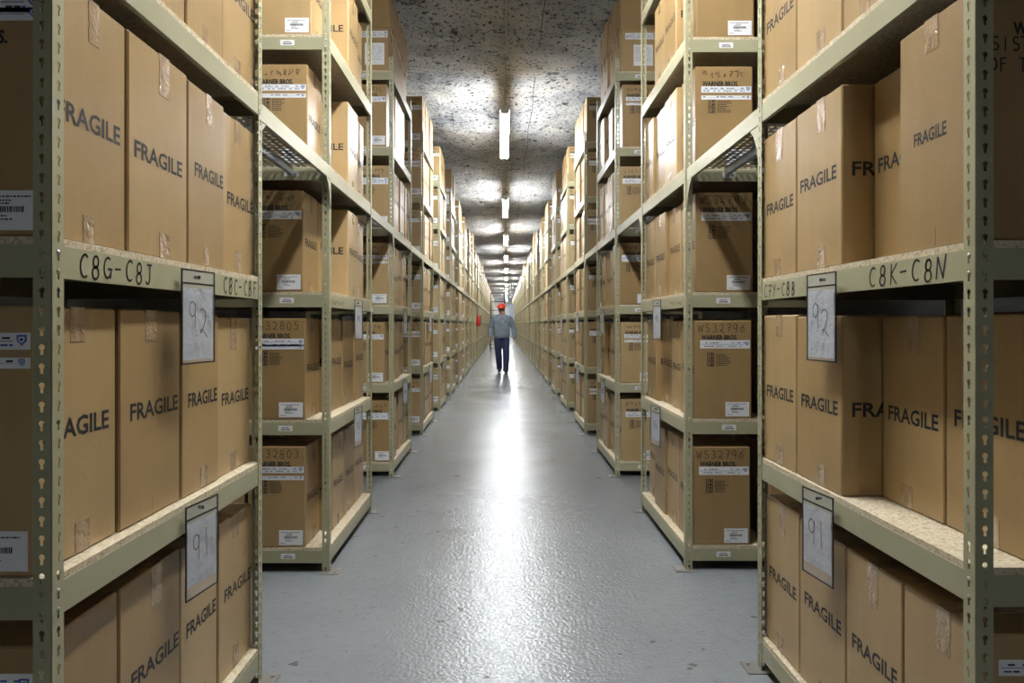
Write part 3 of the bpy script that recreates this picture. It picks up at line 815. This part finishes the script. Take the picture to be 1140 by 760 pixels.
mb = MB(); mb.tube([(.03, YB + .1, CZ - .03), (.03, 10, CZ - .03), (.40, YE - .2, CZ - .03)], .011, M['conduit'], 8)
y = YB + 1
while y < 60:
    xx = .03 + max(0, y - 10) * .0053; mb.box(xx - .025, xx + .025, y, y + .03, CZ - .045, CZ + .03, M['conduit']); y += 3.0
tag(mb.build('ceiling_conduit'), 'thin grey electrical conduit running along the rock ceiling above the lamps', 'conduit')
mb = MB(); pts = []
for q in range(200):
    y = YB + .2 + q * .42; pts.append((.405 + .012 * math.sin(q * 1.3), y, CZ - .012 + .01 * math.sin(q * .9)))
mb.tube(pts, .005, M['cable'], 6)
tag(mb.build('ceiling_cable'), 'thin dark cable sagging along the rock ceiling right of the lamps', 'cable')

# ------------------------------------------------------------------ fire extinguisher hung on a far left rack
k = RACKINFO[(10, -1)]
e = empty('fire_extinguisher', (-k['W'] + .09, k['Y'] + .06, 1.28)); tag(e, 'small red fire extinguisher hanging on a far left rack post behind the man', 'fire extinguisher')
mb = MB(); mb.tube([(0, 0, 0), (0, 0, .02), (0, 0, .33), (0, 0, .37), (0, 0, .39)], [.055, .068, .068, .045, .02], M['red'], 16); mb.build('cylinder', e, True)
mb = MB(); mb.tube([(0, 0, .39), (0, 0, .44)], .018, M['black'], 8); mb.box(-.015, .015, -.08, .05, .43, .45, M['black']); mb.build('valve_handle', e)
mb = MB(); mb.tube([(0, -.02, .42), (.07, -.06, .38), (.085, -.04, .2), (.08, 0, .06)], .011, M['black'], 8); mb.build('hose', e, True)

# ------------------------------------------------------------------ rolling ladder standing far down the aisle
e = empty('rolling_ladder', (-.28, 36.2, 0)); tag(e, 'dark steel rolling ladder standing far down the aisle behind the man', 'rolling ladder')
mb = MB()
for x in (-.36, .36):
    mb.tube([(x, -.9, .08), (x, .4, 2.1), (x, .4, 3.0)], .022, M['ladder'], 8)
    mb.tube([(x, .9, .08), (x, .9, 3.0)], .022, M['ladder'], 8)
    for z in (2.1, 2.55, 3.0): mb.tube([(x, .4, z), (x, .9, z)], .018, M['ladder'], 8)
for z in (.08, 2.1, 2.55, 3.0): mb.tube([(-.36, .9, z), (.36, .9, z)], .02, M['ladder'], 8)
mb.build('ladder_frame', e)
for s in range(8):
    t = (s + 1) / 8.0; mb = MB(); mb.box(-.35, .35, -.9 + 1.3 * t - .09, -.9 + 1.3 * t + .09, .08 + 2.02 * t - .015, .08 + 2.02 * t, M['ladder']); mb.build('tread', e)
mb = MB(); mb.box(-.35, .35, .4, .9, 2.08, 2.1, M['ladder']); mb.build('platform', e)
for x in (-.36, .36):
    for y in (-.9, .9):
        mb = MB(); mb.tube([(x - .015, y, .05), (x + .015, y, .05)], .05, M['black'], 14); mb.build('caster', e)
mb = MB()
for q in range(8): mb.box(-.16 + q * .04, -.12 + q * .04, .01 * math.sin(q * 1.6), .006 + .01 * math.sin(q * 1.6), 0, 1.35, M['banner'])
o = mb.build('hanging_sheet'); o.location = (.55, 45, 1.3); tag(o, 'pale blue plastic sheet hanging far down the aisle beyond the man', 'plastic sheet')
mb = MB(); mb.tube([(.36, 45, 2.66), (.75, 45, 2.66)], .01, M['conduit'], 8); mb.tube([(.55, 45, 2.66), (.55, 45, CZ)], .006, M['conduit'], 8)
o = mb.build('sheet_hanger'); tag(o, 'thin hanger rod holding the pale blue sheet from the ceiling', 'hanger rod')

# ------------------------------------------------------------------ man walking towards the camera
def remesh(o, vox, sm=2):
    r = o.modifiers.new('r', 'REMESH'); r.mode = 'VOXEL'; r.voxel_size = vox; r.use_smooth_shade = True
    s = o.modifiers.new('s', 'SMOOTH'); s.iterations = sm; s.factor = .5
MX, MY = -.035, 19.3
man = empty('person', (MX, MY, 0)); man.rotation_euler.z = 0
tag(man, 'person in grey sweatshirt, navy jeans and orange-red hard hat walking down the aisle', 'person')
# local frame: faces -Y. image left = -x
hipL, hipR = Vector((.105, 0, .93)), Vector((-.105, 0, .93))
kneeL, ankL = Vector((.125, -.10, .50)), Vector((.115, -.16, .10))       # forward leg (image right)
kneeR, ankR = Vector((-.085, .01, .49)), Vector((-.062, .17, .13))
shL, shR = Vector((.225, 0, 1.50)), Vector((-.225, .0, 1.50))
elL, wrL = Vector((.335, .05, 1.21)), Vector((.345, -.06, .95))
elR, wrR = Vector((-.325, .03, 1.22)), Vector((-.315, -.12, .97))
def limb(mb, a, b, r0, r1, mt, bulge=0):
    ps = []; rs = []
    for q in range(7):
        t = q / 6; ps.append(a.lerp(b, t)); rs.append(r0 + (r1 - r0) * t + bulge * math.sin(PI * min(1, t * 1.5)))
    mb.tube(ps, rs, mt, 12); mb.ell(a, (r0,) * 3, mt, 10, 8); mb.ell(b, (r1,) * 3, mt, 10, 8)
def hand(mb, w, side):
    # relaxed hand hanging from the wrist, palm turned to the thigh
    f = Vector((0, -.12, -1)).normalized(); ac = Vector((0, 1, -.12)).normalized(); nn = Vector((-side, 0, 0))
    c = w + f * .055
    mb.ell(c, (.017, .042, .05), M['skin'], 12, 8)
    for q, (off, ln) in enumerate(((-.030, .075), (-.010, .084), (.010, .078), (.029, .062))):
        p0 = w + f * .085 + ac * off; p1 = p0 + f * ln * .5 + nn * .006; p2 = p1 + f * ln * .30 + nn * .016; p3 = p2 + f * ln * .2 + nn * .018
        mb.tube([w + f * .05 + ac * off * .8, p0, p1, p2, p3], [.009, .0095, .009, .008, .006], M['skin'], 8)
    t0 = w + f * .03 - ac * .032; mb.tube([t0, t0 + f * .03 - ac * .022, t0 + f * .062 - ac * .03 + nn * .01], [.013, .011, .008], M['skin'], 8)
mb = MB()
limb(mb, hipL, kneeL, .075, .052, M['skin']); limb(mb, kneeL, ankL, .05, .034, M['skin'], .012)
limb(mb, hipR, kneeR, .075, .052, M['skin']); limb(mb, kneeR, ankR, .05, .034, M['skin'], .012)
for a, dy in ((ankL, 0), (ankR, 0)): mb.tube([a, a + Vector((0, .02, -.06)), a + Vector((0, -.14, -.075))], [.036, .04, .03], M['skin'], 10)
mb.ell((0, 0, 1.0), (.155, .10, .13), M['skin']); mb.ell((0, 0, 1.18), (.15, .105, .17), M['skin']); mb.ell((0, 0, 1.38), (.175, .105, .17), M['skin'])
limb(mb, shL, elL, .052, .04, M['skin']); limb(mb, elL, wrL, .04, .026, M['skin']); limb(mb, shR, elR, .052, .04, M['skin']); limb(mb, elR, wrR, .04, .026, M['skin'])
mb.tube([(0, 0, 1.5), (0, -.005, 1.58), (0, -.015, 1.66)], [.08, .066, .064], M['skin'], 14)
HS = 1.1; hc = Vector((-.012, -.02, 1.735)); rz = Matrix.Rotation(-.35, 3, 'Z')
def H(x, y, z): return hc + rz @ (Vector((x, y, z)) * HS)
mb.ell(H(0, .012, .03), (.076, .094, .098), M['skin'], 18, 12, rz); mb.ell(H(0, -.022, -.045), (.058, .062, .075), M['skin'], 16, 10, rz)
mb.ell(H(0, -.062, -.098), (.028, .022, .02), M['skin'], 10, 8)                      # chin
mb.tube([H(0, -.082, .022), H(0, -.105, -.012), H(0, -.088, -.024)], [.009, .014, .012], M['skin'], 8)   # nose
for s in (1, -1):
    mb.ell(H(s * .076, .012, -.002), (.010, .022, .032), M['skin'], 8, 8)              # ears
    mb.ell(H(s * .032, -.074, .030), (.022, .012, .008), M['skin'], 8, 6)              # brows
    mb.ell(H(s * .036, -.066, -.02), (.020, .016, .018), M['skin'], 8, 6)              # cheeks
mb.ell(H(0, -.080, -.052), (.024, .010, .006), M['skin'], 8, 6); mb.ell(H(0, -.079, -.064), (.021, .010, .007), M['skin'], 8, 6)
hand(mb, wrL, 1); hand(mb, wrR, -1)
body = mb.build('body', man); remesh(body, .0055, 1)
for s in (1, -1):
    mb = MB(); mb.ell(H(s * .030, -.077, .012), (.012, .008, .006), M['eye'], 10, 6); mb.build('eye', body, True)
# trousers
mb = MB()
for h_, k_, a_ in ((hipL, kneeL, ankL), (hipR, kneeR, ankR)):
    limb(mb, h_ + Vector((0, 0, -.02)), k_, .116, .090, M['jeans']); limb(mb, k_, a_ + Vector((0, 0, .0)), .090, .076, M['jeans'], .004)
    mb.tube([a_ + Vector((0, 0, .05)), a_ + Vector((0, .005, -.045))], [.076, .085], M['jeans'], 12)
mb.ell((0, 0, .97), (.17, .112, .10), M['jeans'])
o = mb.build('jeans', man); remesh(o, .010, 2)
# sweatshirt
mb = MB()
rings = [(.965, .180, .122), (.975, .196, .136), (1.01, .212, .150), (1.06, .226, .162), (1.14, .226, .165), (1.24, .224, .155), (1.34, .232, .148), (1.43, .240, .14), (1.50, .225, .12), (1.555, .15, .09), (1.585, .085, .075)]
vs = [(rx * math.cos(2 * PI * q / 24), ry * math.sin(2 * PI * q / 24) - .006, z) for z, rx, ry in rings for q in range(24)]
mb.add(vs, [(j * 24 + q, j * 24 + (q + 1) % 24, j * 24 + 24 + (q + 1) % 24, j * 24 + 24 + q) for j in range(len(rings) - 1) for q in range(24)] + [tuple(reversed(range(24))), tuple(range(24 * (len(rings) - 1), 24 * len(rings)))], M['sweat'])
for s_, e_, w_ in ((shL, elL, wrL), (shR, elR, wrR)):
    limb(mb, s_, e_, .084, .066, M['sweat']); limb(mb, e_, w_ + Vector((0, 0, .03)), .066, .046, M['sweat'], .008); mb.tube([w_ + Vector((0, .01, .06)), w_ + Vector((0, .003, .012))], [.042, .038], M['sweat'], 12)
mb.tube([(.20, 0, 1.50), (.10, .01, 1.555), (0, .01, 1.57), (-.10, .01, 1.555), (-.20, 0, 1.50)], [.07, .065, .06, .065, .07], M['sweat'], 12)
mb.tube([(0, 0, 1.54), (0, 0, 1.60)], [.085, .07], M['sweat'], 16)
o = mb.build('sweatshirt', man); remesh(o, .010, 2)
mb = MB(); mb.box(.06, .12, -.158, -.154, 1.40, 1.425, M['blue']); mb.build('chest_badge', o)
# shoes
for a in (ankL, ankR):
    mb = MB(); f = Vector((0, 0, 0)); zz = 0.0 if a is ankL else .02
    mb.ell((a.x, a.y - .10, .055 + zz), (.048, .10, .045), M['shoe']); mb.ell((a.x, a.y + .02, .065 + zz), (.040, .065, .058), M['shoe']); mb.tube([(a.x, a.y, .05 + zz), (a.x, a.y, .13 + zz)], [.045, .05], M['shoe'], 12)
    o = mb.build('shoe', man); remesh(o, .008, 1)
    mb = MB(); pts = [(a.x + .048 * math.cos(t) * (1 if abs(math.sin(t)) < .7 else .9), a.y - .045 + .155 * math.sin(t)) for t in [2 * PI * q / 20 for q in range(20)]]
    vs = [(x, y, zz) for x, y in pts] + [(x, y, .022 + zz) for x, y in pts]
    mb.add(vs, [tuple(reversed(range(20))), tuple(range(20, 40))] + [(q, (q + 1) % 20, (q + 1) % 20 + 20, q + 20) for q in range(20)], M['sole']); mb.build('sole', o)
# hair and hard hat
mb = MB(); mb.ell(H(0, .03, .02), (.082, .085, .09), M['hair'], 18, 12); mb.build('hair', man, True)
mb = MB(); vs = []; fs = []; nu = 28; nv = 9
for j in range(nv + 1):
    th = PI / 2 * j / nv
    for q in range(nu):
        t = 2 * PI * q / nu; r_ = math.sin(th) + 0.0
        vs.append(H(.112 * r_ * math.cos(t), .012 + .135 * r_ * math.sin(t), .055 + .118 * math.cos(th) + (.008 if abs(math.cos(t)) < .25 and th < 1.2 else 0)))
for j in range(nv):
    for q in range(nu): a, b = j * nu + q, j * nu + (q + 1) % nu; fs.append((a, a + nu, b + nu, b))
mb.add(vs, fs, M['hat']); mb.build('hard_hat', man, True)
hat = man.children[-1]
s_ = hat.modifiers.new('s', 'SOLIDIFY'); s_.thickness = .004
mb = MB(); vs = []
for q in range(nu):
    t = 2 * PI * q / nu; c, s = math.cos(t), math.sin(t); ext = .012 + .055 * max(0, -s) ** 1.5
    vs += [H(.108 * c, .012 + .130 * s, .060), H((.112 + ext * .6) * c, .012 + (.135 + ext) * s, .050 - .01 * max(0, -s)), H((.112 + ext * .6) * c, .012 + (.135 + ext) * s, .045 - .01 * max(0, -s)), H(.108 * c, .012 + .130 * s, .052)]
fs = []
for q in range(nu):
    a, b = q * 4, ((q + 1) % nu) * 4
    for k in range(4): fs.append((a + k, b + k, b + (k + 1) % 4, a + (k + 1) % 4))
mb.add(vs, fs, M['hat']); mb.build('brim', hat, True)
# small dark gloves carried in the right hand
mb = MB()
for q in range(4): mb.tube([(wrR.x - .01, wrR.y - .03 + q * .018, wrR.z - .09), (wrR.x - .015, wrR.y - .035 + q * .02, wrR.z - .16), (wrR.x - .012, wrR.y - .04 + q * .024, wrR.z - .225)], [.012, .014, .009], M['black'], 8)
mb.ell((wrR.x - .012, wrR.y - .005, wrR.z - .13), (.016, .04, .05), M['black'])
o = mb.build('work_gloves'); o.location = (MX, MY, 0); tag(o, 'dark work gloves held in the right hand of the walking person', 'gloves')

# ------------------------------------------------------------------ camera, world, view
cam = bpy.data.cameras.new('camera'); co = bpy.data.objects.new('camera', cam); COL.objects.link(co)
co.location = (0, 0, 1.325); co.rotation_euler = (PI / 2, 0, 0)
cam.sensor_width = 36; cam.lens = 780 / 1140 * 36; cam.shift_x = 10 / 1140; cam.shift_y = -18.5 / 1140; cam.clip_end = 200; cam.clip_start = .05
SC.camera = co
w = bpy.data.worlds.new('world'); SC.world = w; w.use_nodes = True
w.node_tree.nodes['Background'].inputs[0].default_value = (0, 0, 0, 1)
SC.view_settings.view_transform = 'Standard'; SC.view_settings.look = 'None'; SC.view_settings.gamma = 1
SC.view_settings.use_curve_mapping = False
SC.view_settings.exposure = 1.82
cy = SC.cycles
cy.max_bounces = 8; cy.diffuse_bounces = 2; cy.glossy_bounces = 4; cy.transparent_max_bounces = 6; cy.sample_clamp_indirect = 8
cy.use_denoising = True
